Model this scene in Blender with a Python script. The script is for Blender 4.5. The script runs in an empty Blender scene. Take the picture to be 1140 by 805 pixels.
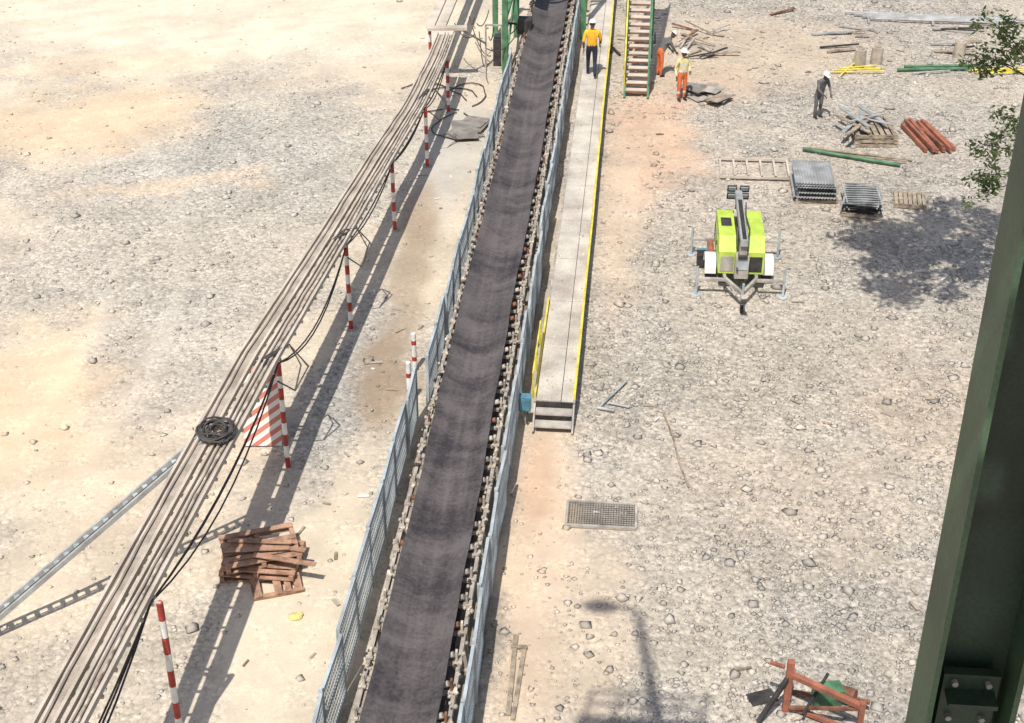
import bpy, bmesh, math, random
import numpy as np
from mathutils import Vector, Matrix, Euler
random.seed(7); rng=np.random.default_rng(11)
sc=bpy.context.scene
R=math.radians

# ---------------------------------------------------------------- materials
MATS={}
def mat(name,col,rough=0.8,metal=0.0,var=0.25,scale=3.0,bump=0.15,col2=None,fine=40.0,bands=None):
    if name in MATS: return MATS[name]
    m=bpy.data.materials.new(name); m.use_nodes=True
    nt=m.node_tree; N=nt.nodes; L=nt.links
    b=N['Principled BSDF']; b.inputs['Roughness'].default_value=rough; b.inputs['Metallic'].default_value=metal
    tc=N.new('ShaderNodeTexCoord')
    n1=N.new('ShaderNodeTexNoise'); n1.inputs['Scale'].default_value=scale; n1.inputs['Detail'].default_value=6
    L.new(tc.outputs['Object'],n1.inputs['Vector'])
    n2=N.new('ShaderNodeTexNoise'); n2.inputs['Scale'].default_value=fine; n2.inputs['Detail'].default_value=3
    L.new(tc.outputs['Object'],n2.inputs['Vector'])
    r=N.new('ShaderNodeValToRGB'); r.color_ramp.elements[0].position=0.35; r.color_ramp.elements[1].position=0.65
    c=Vector(col)
    c2=Vector(col2) if col2 else c*(1-var)
    r.color_ramp.elements[0].color=(*c2,1); r.color_ramp.elements[1].color=(*[min(1,x*(1+var*0.4)) for x in c],1)
    L.new(n1.outputs['Fac'],r.inputs['Fac'])
    mr=N.new('ShaderNodeMapRange'); mr.inputs['From Min'].default_value=0.3; mr.inputs['From Max'].default_value=0.7
    mr.inputs['To Min'].default_value=1-var*0.6; mr.inputs['To Max'].default_value=1+var*0.3
    L.new(n2.outputs['Fac'],mr.inputs['Value'])
    mx=N.new('ShaderNodeVectorMath'); mx.operation='SCALE'
    L.new(r.outputs['Color'],mx.inputs[0]); L.new(mr.outputs['Result'],mx.inputs['Scale'])
    L.new(mx.outputs['Vector'],b.inputs['Base Color'])
    if bump>0:
        bp=N.new('ShaderNodeBump'); bp.inputs['Strength'].default_value=bump; bp.inputs['Distance'].default_value=0.02
        L.new(n2.outputs['Fac'],bp.inputs['Height']); L.new(bp.outputs['Normal'],b.inputs['Normal'])
    MATS[name]=m; return m

GALV=mat('galvanised_steel',(0.50,0.55,0.56),0.55,0.2,0.35,2.0,0.05,col2=(0.34,0.38,0.39))
SHEET=mat('dull_sheet_steel',(0.42,0.43,0.42),0.6,0.2,0.35,2.5,0.05,col2=(0.30,0.30,0.29))
GALVD=mat('dusty_steel',(0.45,0.41,0.36),0.8,0.1,0.35,3.0,0.1)
DUST=mat('dusty_tray',(0.56,0.49,0.41),0.9,0,0.3,1.2,0.15,col2=(0.42,0.36,0.29))
DUSTD=mat('dusty_tray_bed',(0.42,0.36,0.30),0.9,0,0.4,2.2,0.15,col2=(0.30,0.25,0.20))
CREAM=mat('cream_dust_roller',(0.60,0.54,0.45),0.8,0,0.4,5,0.1,col2=(0.24,0.19,0.15))
DARKST=mat('dark_steel',(0.055,0.05,0.048),0.7,0.1,0.5,4,0.1)
RUST=mat('rusty_steel',(0.25,0.11,0.065),0.85,0,0.5,4,0.2)
REDOX=mat('red_oxide_paint',(0.36,0.125,0.07),0.75,0,0.4,3,0.1,col2=(0.22,0.09,0.06))
GREEN=mat('green_paint',(0.09,0.22,0.11),0.6,0,0.4,3,0.05)
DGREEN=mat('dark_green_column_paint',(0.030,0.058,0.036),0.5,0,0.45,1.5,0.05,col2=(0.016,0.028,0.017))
LITGREEN=mat('sky_lit_flange_green',(0.075,0.13,0.07),0.55,0,0.4,1.2,0.05,col2=(0.04,0.075,0.045))  # column green made lighter: sky light on the flanges painted in
LIME=mat('lime_paint',(0.50,0.66,0.09),0.45,0,0.22,2.5,0.0)
YEL=mat('yellow_paint',(0.80,0.66,0.08),0.6,0,0.3,3,0.05)
WHITE=mat('white_paint',(0.78,0.76,0.72),0.5,0,0.2,5,0.0)
RED=mat('red_paint',(0.42,0.05,0.035),0.6,0,0.35,5,0.0)
BLACK=mat('black_rubber',(0.025,0.025,0.025),0.75,0,0.4,6,0.1)
CABLE=mat('dusty_black_cable',(0.08,0.072,0.065),0.85,0,0.4,6,0.1)
WOOD=mat('grey_wood',(0.38,0.31,0.23),0.9,0,0.45,5,0.3)
REDWOOD=mat('reddish_wood',(0.44,0.26,0.17),0.9,0,0.45,4,0.3)
BLUE=mat('blue_paint',(0.10,0.25,0.34),0.5,0,0.3,5,0.0)
CONC=mat('concrete',(0.45,0.39,0.31),0.95,0,0.3,4,0.3)
PLATE=mat('walkway_plate',(0.54,0.50,0.43),0.85,0.0,0.4,1.1,0.4,col2=(0.38,0.34,0.29),fine=22)
GLASS=mat('lamp_glass',(0.5,0.55,0.58),0.1,0.3,0.1,5,0)
SKIN=mat('skin',(0.13,0.07,0.045),0.6,0,0.1,5,0)
HAIR=mat('hair',(0.01,0.009,0.008),0.8,0,0.2,30,0)
EYEW=mat('eye_white',(0.6,0.58,0.55),0.3,0,0.0,5,0)
ORANGE_SHIRT=mat('orange_yellow_shirt',(0.85,0.44,0.03),0.85,0,0.2,8,0.1)
NAVY=mat('navy_trousers',(0.025,0.03,0.05),0.9,0,0.3,8,0.1)
ORTR=mat('orange_trousers',(0.72,0.18,0.06),0.9,0,0.25,8,0.1)
VESTY=mat('hi_vis_vest',(0.70,0.62,0.32),0.8,0,0.2,8,0.1)
GREYCL=mat('grey_workwear',(0.14,0.135,0.135),0.9,0,0.25,8,0.1)
REFL=mat('reflective_tape',(0.65,0.66,0.66),0.4,0,0.1,8,0)
TARP=mat('grey_mat',(0.26,0.24,0.21),0.9,0,0.35,3,0.3)
YBAG=mat('yellow_bag',(0.75,0.62,0.22),0.6,0,0.2,9,0.3)
BARK=mat('bark',(0.12,0.085,0.06),0.95,0,0.4,8,0.5)
LEAFG=mat('leaves',(0.19,0.25,0.075),0.6,0,0.5,1.5,0.0,col2=(0.09,0.14,0.04))
BOOT=mat('boots',(0.03,0.022,0.018),0.7,0,0.3,8,0.1)

# ---------------------------------------------------------------- builder
class B:
    def __init__(s,name): s.n=name; s.v=[]; s.f=[]; s.m=[]; s.mats=[]; s.T=Matrix.Identity(4)
    def mi(s,m):
        if m not in s.mats: s.mats.append(m)
        return s.mats.index(m)
    def add(s,vs,fs,m):
        o=len(s.v); k=s.mi(m)
        s.v+= [tuple(s.T@Vector(v)) for v in vs]
        for f in fs: s.f.append(tuple(i+o for i in f)); s.m.append(k)
    def box(s,c,sz,m,rot=(0,0,0)):
        M=Matrix.Translation(c)@Euler(rot).to_matrix().to_4x4()
        x,y,z=[a/2 for a in sz]
        vs=[M@Vector(p) for p in [(-x,-y,-z),(x,-y,-z),(x,y,-z),(-x,y,-z),(-x,-y,z),(x,-y,z),(x,y,z),(-x,y,z)]]
        s.add(vs,[(0,3,2,1),(4,5,6,7),(0,1,5,4),(1,2,6,5),(2,3,7,6),(3,0,4,7)],m)
    def prism(s,prof,x0,x1,m,axis='X'):
        n=len(prof)
        def P(a,b,c):
            return (c,a,b) if axis=='X' else ((a,c,b) if axis=='Y' else (a,b,c))
        vs=[P(a,b,x0) for a,b in prof]+[P(a,b,x1) for a,b in prof]
        fs=[tuple(range(n)),tuple(range(2*n-1,n-1,-1))]+[(i,i+n,(i+1)%n+n,(i+1)%n) for i in range(n)]
        s.add(vs,fs,m)
    def beam(s,p0,p1,w,h,m,up=(0,0,1)):
        p0=Vector(p0);p1=Vector(p1);d=(p1-p0)
        if d.length<1e-6:return
        d.normalize();up=Vector(up)
        if abs(d.dot(up))>0.98: up=Vector((0,1,0))
        a=d.cross(up).normalized();b=a.cross(d)
        vs=[]
        for p in(p0,p1):
            for i,j in((-1,-1),(1,-1),(1,1),(-1,1)): vs.append(p+a*(i*w/2)+b*(j*h/2))
        s.add(vs,[(0,1,2,3),(7,6,5,4),(0,4,5,1),(1,5,6,2),(2,6,7,3),(3,7,4,0)],m)
    def cyl(s,p0,p1,r,m,r1=None,n=10,cap=True):
        p0=Vector(p0);p1=Vector(p1);d=(p1-p0).normalized()
        up=Vector((0,0,1)) if abs(d.z)<0.9 else Vector((0,1,0))
        a=d.cross(up).normalized();b=d.cross(a)
        r1=r if r1 is None else r1
        vs=[];
        for p,q in((p0,r),(p1,r1)):
            for i in range(n):
                t=2*math.pi*i/n; vs.append(p+a*(q*math.cos(t))+b*(q*math.sin(t)))
        fs=[(i,(i+1)%n,(i+1)%n+n,i+n) for i in range(n)]
        if cap: fs+= [tuple(range(n-1,-1,-1)),tuple(range(n,2*n))]
        s.add(vs,fs,m)
    def tube(s,pts,r,m,n=7,radii=None):
        pts=[Vector(p) for p in pts]; vs=[];fs=[]
        K=len(pts)
        for k,p in enumerate(pts):
            d=(pts[min(k+1,K-1)]-pts[max(k-1,0)]).normalized()
            up=Vector((0,0,1)) if abs(d.z)<0.95 else Vector((0,1,0))
            a=d.cross(up).normalized();b=d.cross(a)
            q=radii[k] if radii else r
            for i in range(n):
                t=2*math.pi*i/n; vs.append(p+a*(q*math.cos(t))+b*(q*math.sin(t)))
        for k in range(K-1):
            for i in range(n):
                j=(i+1)%n; fs.append((k*n+i,k*n+j,(k+1)*n+j,(k+1)*n+i))
        fs+=[tuple(range(n-1,-1,-1)),tuple(range((K-1)*n,K*n))]
        s.add(vs,fs,m)
    def ell(s,c,r,m,nu=14,nv=8,zmin=-1.0,rot=(0,0,0)):
        M=Matrix.Translation(c)@Euler(rot).to_matrix().to_4x4()
        vs=[];fs=[]
        t0=math.asin(max(-1,zmin))
        for j in range(nv+1):
            t=t0+(math.pi/2-t0)*j/nv
            for i in range(nu):
                a=2*math.pi*i/nu
                vs.append(M@Vector((r[0]*math.cos(t)*math.cos(a),r[1]*math.cos(t)*math.sin(a),r[2]*math.sin(t))))
        for j in range(nv):
            for i in range(nu):
                k=(i+1)%nu; fs.append((j*nu+i,j*nu+k,(j+1)*nu+k,(j+1)*nu+i))
        s.add(vs,fs,m)
    def mesh(s):
        me=bpy.data.meshes.new(s.n); me.from_pydata(s.v,[],s.f)
        for m in s.mats: me.materials.append(m)
        me.polygons.foreach_set('material_index',s.m); me.update(); return me
    def obj(s,bevel=0,smooth=False,loc=None,rotz=0,name=None):
        me=s.mesh()
        o=bpy.data.objects.new(name or s.n,me); sc.collection.objects.link(o)
        if loc is not None: o.location=loc; o.rotation_euler=(0,0,rotz)
        if smooth:
            me.polygons.foreach_set('use_smooth',[True]*len(me.polygons))
            try:
                me.set_sharp_from_angle(angle=R(40))
            except Exception: pass
        if bevel:
            b=o.modifiers.new('bevel','BEVEL'); b.width=bevel; b.segments=2; b.limit_method='ANGLE'
        return o

# ---------------------------------------------------------------- noise
LAT=rng.random((256,256))
def vnoise(x,y):
    xi=np.floor(x).astype(int); yi=np.floor(y).astype(int)
    fx=x-xi; fy=y-yi; fx=fx*fx*(3-2*fx); fy=fy*fy*(3-2*fy)
    a=LAT[xi%256,yi%256];b=LAT[(xi+1)%256,yi%256];c=LAT[xi%256,(yi+1)%256];d=LAT[(xi+1)%256,(yi+1)%256]
    return (a*(1-fx)+b*fx)*(1-fy)+(c*(1-fx)+d*fx)*fy
def fbm(x,y,o=5):
    s=0;a=.5;t=0
    for i in range(o):
        s=s+a*vnoise(x*2**i+i*17.3,y*2**i+i*9.1); t+=a; a*=.5
    return s/t

SAND=(0.61,0.515,0.385); GRAV=(0.48,0.435,0.37)
ZONES=[
 (-17,58,12,7,0,(0.66,0.58,0.45),0.9,0.05),
 (-12.5,43,5.5,5.5,25,(0.47,0.44,0.385),0.85,1.0),
 (-13,36,5.5,4,15,(0.50,0.455,0.385),0.7,1.0),
 (-18.5,45.5,4,3,20,(0.66,0.505,0.34),0.85,0.15),
 (-20,51,4,1.2,10,(0.66,0.52,0.36),0.5,0.1),
 (-14.3,40.8,3.2,.8,20,(0.66,0.50,0.34),0.5,0.3),
 (-14,28.5,2.6,3.5,0,(0.66,0.505,0.34),0.85,0.2),
 (-10.5,25,2.4,4.5,5,(0.62,0.515,0.385),0.7,0.3),
 (-11,31,2.2,3.5,10,(0.49,0.45,0.39),0.7,0.9),
 (-9.5,19,3,2.5,0,(0.52,0.455,0.365),0.6,0.7),
 (-6.2,22,1.5,5,0,(0.66,0.57,0.435),0.9,0.1),
 (-6.0,44,1.2,5,3,(0.47,0.44,0.385),0.85,0.05),
 (-6.6,30,.85,4.5,-3,(0.42,0.395,0.355),0.9,0.9),
 (-5.8,30.4,.75,2.6,8,(0.31,0.235,0.165),0.9,0.2),
 (-5.95,36,.55,4.5,3,(0.36,0.28,0.20),0.75,0.2),
 (-6.3,39.5,.5,2.2,3,(0.36,0.27,0.19),0.6,0.2),
 (-1.6,23.5,.8,5.5,0,(0.61,0.475,0.345),0.9,0.08),
 (-1.8,26.3,.45,1.8,0,(0.52,0.34,0.23),0.6,0.1),
 (-.4,21.5,.9,3,0,(0.58,0.47,0.35),0.7,0.2),
 (.5,45.5,1.6,5.4,0,(0.60,0.41,0.28),0.8,0.15),
 (-.4,40,.8,6,0,(0.58,0.455,0.335),0.75,0.15),
 (4,55,5,4,0,(0.52,0.42,0.31),0.7,0.25),
 (2.5,51.5,2,2,0,(0.50,0.375,0.27),0.6,0.2),
 (4.5,39.5,4,2.2,5,(0.50,0.435,0.35),0.6,0.75),
 (3.5,31,3.5,2.5,-5,(0.48,0.43,0.35),0.6,1.0),
 (4,26,3,2.2,0,(0.55,0.465,0.36),0.6,0.65),
 (7.5,30,2.5,2.5,0,(0.52,0.43,0.33),0.6,0.7),
 (-3.45,35,1.0,40,0,(0.13,0.105,0.085),0.85,0.3),  # dark spillage under the belt, with shade between the idlers painted in
]
TRACKS=[(-14,82,29,.3),(-14,82,30.9,.3),(-36,30,22.5,.28),(-36,30,24.4,.28),(-30,62,16,.3),(-30,62,17.9,.3)]
def zone_eval(x,y):
    dx=(fbm(x*.9,y*.9,5)-.5)*2.6; dy=(fbm(x*.9+50,y*.9+50,5)-.5)*2.6
    sharp=(fbm(x*.35+9,y*.35+3,4))
    col=np.zeros(x.shape+(3,)); g=np.zeros(x.shape)
    k=np.clip((sharp-.42)/.16,0,1)
    right=np.clip((x+2.6)/.8,0,1)
    base_g=right*(.74+.26*k)+(1-right)*(.25+.5*k)
    for i in range(3):
        col[...,i]=(SAND[i]*(1-base_g)+GRAV[i]*base_g)*(1-.05*right)
    g=base_g.copy()
    for (cx,cy,rx,ry,rot,c,st,gv) in ZONES:
        a=R(rot); narrow=min(1,rx/2.0)
        X=(x-cx+dx*narrow);Y=(y-cy+dy*narrow)
        u=(X*math.cos(a)+Y*math.sin(a))/rx; v=(-X*math.sin(a)+Y*math.cos(a))/ry
        d=np.sqrt(u*u+v*v)
        w=np.clip((1.4-d)/.9,0,1); w=w*w*(3-2*w)*st
        for i in range(3): col[...,i]=col[...,i]*(1-w)+c[i]*w
        g=g*(1-w)+gv*w
    f=(.82+.36*fbm(x*.8+31,y*.8+77,5))
    a=R(28);s_=fbm((x*math.cos(a)+y*math.sin(a))*.16+5,(-x*math.sin(a)+y*math.cos(a))*1.9,4)
    f=f*np.where(x<-7.5,.90+.2*s_,1.0)
    for cx,cy,r,w_ in TRACKS:
        d=np.abs(np.hypot(x-cx,y-cy)-r+.5*(fbm(x*.2,y*.2,2)-.5))
        w=np.exp(-(d/w_)**2)*np.where(x<-8.5,1,0)*np.clip(fbm(x*.25+3,y*.25+8,3)*2.4-.7,0,1)
        f=f*(1+.07*w);g=g*(1-.6*w)
    col*=f[...,None]
    return col,g

def axis(lo,hi,st,far):
    a=list(np.arange(lo,hi+1e-6,st)); e=[];d=1.0;p=lo
    while p>-far: d*=1.5; p-=d; e.append(p)
    q=[];d=1.0;p=hi
    while p<far: d*=1.5; p+=d; q.append(p)
    return np.array(e[::-1]+a+q)
xs=axis(-28,18,.16,2500); ys=axis(6,68,.18,2500)
X,Y=np.meshgrid(xs,ys)
col,g=zone_eval(X,Y)
Z=(fbm(X*.7,Y*.7,4)-.5)*.07
inn=np.clip(1-np.abs(X+3.5)/3.2,0,1)
Z=Z*(1-inn)-.012
nx,ny=len(xs),len(ys)
me=bpy.data.meshes.new('ground')
vs=np.stack([X,Y,Z],-1).reshape(-1,3)
idx=np.arange(nx*ny).reshape(ny,nx)
q=np.stack([idx[:-1,:-1],idx[:-1,1:],idx[1:,1:],idx[1:,:-1]],-1).reshape(-1,4)
me.vertices.add(len(vs)); me.vertices.foreach_set('co',vs.ravel())
me.loops.add(q.size); me.loops.foreach_set('vertex_index',q.ravel().astype(np.int32))
me.polygons.add(len(q)); me.polygons.foreach_set('loop_start',(np.arange(len(q))*4).astype(np.int32))
me.update(calc_edges=True); me.validate()
ca=me.color_attributes.new('soil','FLOAT_COLOR','POINT')
ca.data.foreach_set('color',np.concatenate([col,g[...,None]],-1).reshape(-1).astype(np.float32))
me.polygons.foreach_set('use_smooth',[True]*len(q))
ground=bpy.data.objects.new('ground',me); sc.collection.objects.link(ground)
def ground_mat():
    m=bpy.data.materials.new('soil_and_gravel'); m.use_nodes=True
    nt=m.node_tree;N=nt.nodes;L=nt.links;b=N['Principled BSDF'];b.inputs['Roughness'].default_value=.95
    b.inputs['Specular IOR Level'].default_value=.15
    at=N.new('ShaderNodeAttribute');at.attribute_name='soil'
    tc=N.new('ShaderNodeTexCoord')
    def vor(sc_):
        v=N.new('ShaderNodeTexVoronoi');v.inputs['Scale'].default_value=sc_;L.new(tc.outputs['Object'],v.inputs['Vector']);return v
    def noi(sc_,d):
        v=N.new('ShaderNodeTexNoise');v.inputs['Scale'].default_value=sc_;v.inputs['Detail'].default_value=d;L.new(tc.outputs['Object'],v.inputs['Vector']);return v
    def mth(op,a,b_,cl=False):
        n=N.new('ShaderNodeMath');n.operation=op;n.use_clamp=cl
        for i,x in enumerate((a,b_)):
            if isinstance(x,(int,float)): n.inputs[i].default_value=x
            else: L.new(x,n.inputs[i])
        return n.outputs[0]
    v1=vor(9);v2=vor(22)
    s1=N.new('ShaderNodeSeparateColor');L.new(v1.outputs['Color'],s1.inputs[0])
    s2=N.new('ShaderNodeSeparateColor');L.new(v2.outputs['Color'],s2.inputs[0])
    n1=noi(2.2,8);n2=noi(55,4)
    st=mth('ADD',mth('MULTIPLY',s1.outputs[0],.34),mth('MULTIPLY',s2.outputs[1],.44))
    st=mth('ADD',st,.60)
    edge=mth('MULTIPLY',v1.outputs['Distance'],1.2)
    st=mth('SUBTRACT',st,mth('MULTIPLY',mth('MULTIPLY',edge,edge),.35))
    gm=mth('MULTIPLY',mth('ADD',at.outputs['Alpha'],mth('MULTIPLY',mth('SUBTRACT',n1.outputs['Fac'],.5),1.6)),1.0,True)
    fac=mth('ADD',mth('MULTIPLY',gm,st),mth('SUBTRACT',1.0,gm))
    fac=mth('MULTIPLY',fac,mth('ADD',mth('MULTIPLY',n1.outputs['Fac'],.5),.76))
    fac=mth('MULTIPLY',fac,mth('ADD',mth('MULTIPLY',n2.outputs['Fac'],.4),.8))
    vm=N.new('ShaderNodeVectorMath');vm.operation='SCALE';L.new(at.outputs['Color'],vm.inputs[0]);L.new(fac,vm.inputs['Scale'])
    L.new(vm.outputs[0],b.inputs['Base Color'])
    h=mth('ADD',mth('MULTIPLY',mth('MULTIPLY',v1.outputs['Distance'],-1.0),gm),mth('MULTIPLY',n2.outputs['Fac'],.35))
    h=mth('ADD',h,mth('MULTIPLY',n1.outputs['Fac'],1.2))
    bp=N.new('ShaderNodeBump');bp.inputs['Strength'].default_value=.55;bp.inputs['Distance'].default_value=.05
    L.new(h,bp.inputs['Height']);L.new(bp.outputs[0],b.inputs['Normal'])
    return m
me.materials.append(ground_mat())

def stones():
    n=96000
    x=np.concatenate([rng.uniform(-27,17,n//2),rng.uniform(-2.3,15,n-n//2)]);y=18+46*rng.random(n)**1.2
    c,gv=zone_eval(x,y)
    clump=fbm(x*1.3+70,y*1.3+20,4)
    keep=(rng.random(n)<(gv**1.3*.95+.04)*np.clip(clump*3.2-.8,.25,1))&((x<-4.9)|(x>-1.0)|((x>-2.3)&(y<28)))
    x=x[keep];y=y[keep];c=c[keep];n=len(x)
    r=np.clip(rng.lognormal(-3.6,.56,n),.012,.16)
    base=np.array([(1,0,0),(0,1,0),(-1,0,0),(0,-1,0),(.1,.1,1),(0,0,-.6),(.75,.7,.45),(-.7,.72,.4)])
    fcs=np.array([(0,6,4),(6,1,4),(1,7,4),(7,2,4),(2,3,4),(3,0,4),(0,1,6),(1,2,7),(1,0,5),(2,1,5),(3,2,5),(0,3,5)])
    V=base[None]*(r[:,None,None]*rng.uniform(.65,1.35,(n,8,3))); V[...,2]*=.55
    a=rng.uniform(0,6.28,n); ca_,sa=np.cos(a)[:,None],np.sin(a)[:,None]
    vx=V[...,0]*ca_-V[...,1]*sa; vy=V[...,0]*sa+V[...,1]*ca_
    z0=(fbm(x*.7,y*.7,4)-.5)*.07*(1-np.clip(1-np.abs(x+3.5)/3.2,0,1))-.012
    P=np.stack([vx+x[:,None],vy+y[:,None],V[...,2]+z0[:,None]+r[:,None]*.12],-1).reshape(-1,3)
    F=(fcs[None]+8*np.arange(n)[:,None,None]).reshape(-1,3)
    me=bpy.data.meshes.new('loose_stones')
    me.vertices.add(len(P));me.vertices.foreach_set('co',P.ravel())
    me.loops.add(F.size);me.loops.foreach_set('vertex_index',F.ravel().astype(np.int32))
    me.polygons.add(len(F));me.polygons.foreach_set('loop_start',(np.arange(len(F))*3).astype(np.int32))
    me.update(calc_edges=True)
    br=rng.uniform(.62,1.15,n)
    grey=c.mean(1,keepdims=True)*np.array([1.03,.97,.89])
    cc=(c*.55+grey*.45)*br[:,None]
    cc=np.repeat(np.concatenate([cc,np.ones((n,1))],1)[:,None],8,1)
    at=me.color_attributes.new('stone','FLOAT_COLOR','POINT');at.data.foreach_set('color',cc.reshape(-1).astype(np.float32))
    m=bpy.data.materials.new('stone');m.use_nodes=True;N=m.node_tree.nodes
    t=N.new('ShaderNodeAttribute');t.attribute_name='stone';b=N['Principled BSDF'];b.inputs['Roughness'].default_value=.9
    m.node_tree.links.new(t.outputs['Color'],b.inputs['Base Color'])
    me.materials.append(m)
    sc.collection.objects.link(bpy.data.objects.new('loose_stones',me))
stones()

# ---------------------------------------------------------------- belt conveyor
def belt_material():
    m=bpy.data.materials.new('conveyor_belt_rubber');m.use_nodes=True
    nt=m.node_tree;N=nt.nodes;L=nt.links;b=N['Principled BSDF'];b.inputs['Roughness'].default_value=.75
    tc=N.new('ShaderNodeTexCoord')
    mp=N.new('ShaderNodeMapping');mp.inputs['Scale'].default_value=(.6,1.1,.5);L.new(tc.outputs['Object'],mp.inputs['Vector'])
    n=N.new('ShaderNodeTexNoise');n.inputs['Scale'].default_value=1.0;n.inputs['Detail'].default_value=8;n.inputs['Roughness'].default_value=.62;n.inputs['Distortion'].default_value=.4;L.new(mp.outputs[0],n.inputs['Vector'])
    mp2=N.new('ShaderNodeMapping');mp2.inputs['Scale'].default_value=(5,.3,1);L.new(tc.outputs['Object'],mp2.inputs['Vector'])
    n2=N.new('ShaderNodeTexNoise');n2.inputs['Scale'].default_value=1.0;n2.inputs['Detail'].default_value=4;L.new(mp2.outputs[0],n2.inputs['Vector'])
    n3=N.new('ShaderNodeTexNoise');n3.inputs['Scale'].default_value=14;n3.inputs['Detail'].default_value=6;L.new(tc.outputs['Object'],n3.inputs['Vector'])
    a=N.new('ShaderNodeMath');a.operation='MULTIPLY_ADD';L.new(n2.outputs['Fac'],a.inputs[0]);a.inputs[1].default_value=.35;L.new(n.outputs['Fac'],a.inputs[2])
    a2=N.new('ShaderNodeMath');a2.operation='MULTIPLY_ADD';L.new(n3.outputs['Fac'],a2.inputs[0]);a2.inputs[1].default_value=.4;L.new(a.outputs[0],a2.inputs[2])
    r=N.new('ShaderNodeValToRGB');e=r.color_ramp.elements
    e[0].position=.70;e[0].color=(.034,.029,.031,1);e[1].position=1.04;e[1].color=(.125,.108,.104,1)
    L.new(a2.outputs[0],r.inputs['Fac']);L.new(r.outputs['Color'],b.inputs['Base Color'])
    return m
BELT=belt_material()
Y0,Y1=8.0,74.0
cv=B('belt_conveyor')
cx=-3.47
prof=[(-.635,.22),(-.42,.11),(-.25,.035),(-.1,.005),(.1,.005),(.25,.035),(.42,.11),(.635,.22)]
zb=1.02
yy=np.arange(Y0,Y1+.1,.375)
vs=[];fs=[]
for j,y in enumerate(yy):
    w=.02*math.sin(y*.35)+.012*math.sin(y*1.1)
    for i_,(a,z) in enumerate(prof): vs.append((cx+a+w+(.006*math.sin(y*3.1+i_) if i_ in(0,7) else 0),y,zb+z-(.008 if j%2 else 0)))
n=len(prof)
for j in range(len(yy)-1):
    for i in range(n-1): fs.append((j*n+i,j*n+i+1,(j+1)*n+i+1,(j+1)*n+i))
cv.add(vs,fs,BELT)
vs2=[(x,y,z-.02) for x,y,z in vs]
cv.add(vs2,[f[::-1] for f in fs],BELT)
for side in(0,n-1):
    L0=[vs[j*n+side] for j in range(len(yy))];K=len(L0)
    cv.add(L0+[(x,y,z-.02) for x,y,z in L0],[(j,j+1,j+1+K,j+K) for j in range(K-1)],BELT)
cv.box((cx,(Y0+Y1)/2,.42),(1.2,Y1-Y0,.02),BELT)
for sx in(-.80,.80):
    cv.beam((cx+sx,Y0,.86),(cx+sx,Y1,.86),.07,.16,GALVD)
y=Y0+.2;k=0
while y<Y1:
    jy=random.uniform(-.03,.03)
    cv.beam((cx-.86,y+jy,.90),(cx+.86,y+jy,.90),.09,.05,random.choice((CREAM,GALVD,DUSTD)))
    for s_ in(-1,1):
        cv.cyl((cx+s_*.26,y+jy,.93),(cx+s_*.71,y+jy,1.125),.055,random.choice((GALVD,CREAM,RUST,GALVD)),n=8)
        cv.beam((cx+s_*.76,y+jy,.90),(cx+s_*.76,y+jy,random.uniform(1.14,1.22)),.04,.08,random.choice((CREAM,CREAM,GALVD,RUST)),up=(0,1,0))
        cv.box((cx+s_*.79,y+jy,.965),(.13,.16,.04),random.choice((CREAM,DUSTD,GALVD)))
    cv.cyl((cx-.24,y+jy,.955),(cx+.24,y+jy,.955),.055,GALVD,n=8)
    if k%2==0:
        cv.cyl((cx-.6,y+.3,.37),(cx+.6,y+.3,.37),.05,GALVD,n=8)
    if k%4==0:
        for s_ in(-1,1):
            cv.beam((cx+s_*.80,y+.1,-.03),(cx+s_*.80,y+.1,.79),.1,.1,GALVD)
            cv.box((cx+s_*.80,y+.1,.02),(.24,.24,.04),CONC)
        cv.beam((cx-.8,y+.1,.2),(cx+.8,y+.1,.2),.06,.06,GALVD)
    y+=.75;k+=1
for i in range(900):
    y=random.uniform(14,72);s_=random.choice((-1,1));r=random.uniform(.015,.05)
    cv.ell((cx+s_*random.uniform(.72,.88),y,.955),(r,r*1.2,r),random.choice((CREAM,DARKST,DUSTD)),nu=5,nv=3,zmin=-.3)
cv.obj()

# ---------------------------------------------------------------- guard fences
def fence(name,pts,h0,h1,panel=1.5,lean=0.0):
    f=B(name)
    for (a,b) in zip(pts[:-1],pts[1:]):
        a=Vector(a);b=Vector(b);L=(b-a).length;n=max(1,round(L/panel))
        d=(b-a)/L
        for i in range(n):
            p=a+d*(L*i/n);q=a+d*(L*(i+1)/n)
            jz=random.uniform(-.03,.03)
            p=p+Vector((random.uniform(-.035,.035),0,0)); q=q+Vector((random.uniform(-.035,.035),0,0))
            f.beam((p.x,p.y,-.03),(p.x+random.uniform(-.02,.02),p.y,h1+.08),.07,.07,GALV)
            q2=q-d*.06;p2=p+d*.06
            for z,w in((h0,.05),(h1,.06),((h0+h1)/2,.035)):
                f.beam((p2.x,p2.y,z+jz),(q2.x,q2.y,z+jz),w,w,GALV)
            for e in(p2,q2): f.beam((e.x,e.y,h0+jz),(e.x,e.y,h1+jz),.045,.045,GALV)
            m=int((q2-p2).length/.085)
            for k in range(1,m):
                r_=p2+(q2-p2)*k/m
                f.beam((r_.x,r_.y,h0+.02),(r_.x,r_.y,h1-.02),.014,.014,GALV)
            for z in np.arange(h0+.15,h1,.15):
                f.beam((p2.x+.01,p2.y,z),(q2.x+.01,q2.y,z),.012,.012,GALV)
        f.beam((b.x,b.y,-.03),(b.x,b.y,h1+.06),.06,.06,GALV)
    return f.obj()
fence('conveyor_guard_fence',[(-4.80,12,0),(-4.74,28.4,0)],.12,1.46)
fence('conveyor_guard_fence.001',[(-4.53,28.9,0),(-4.50,50,0)],.12,1.42)
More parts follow.
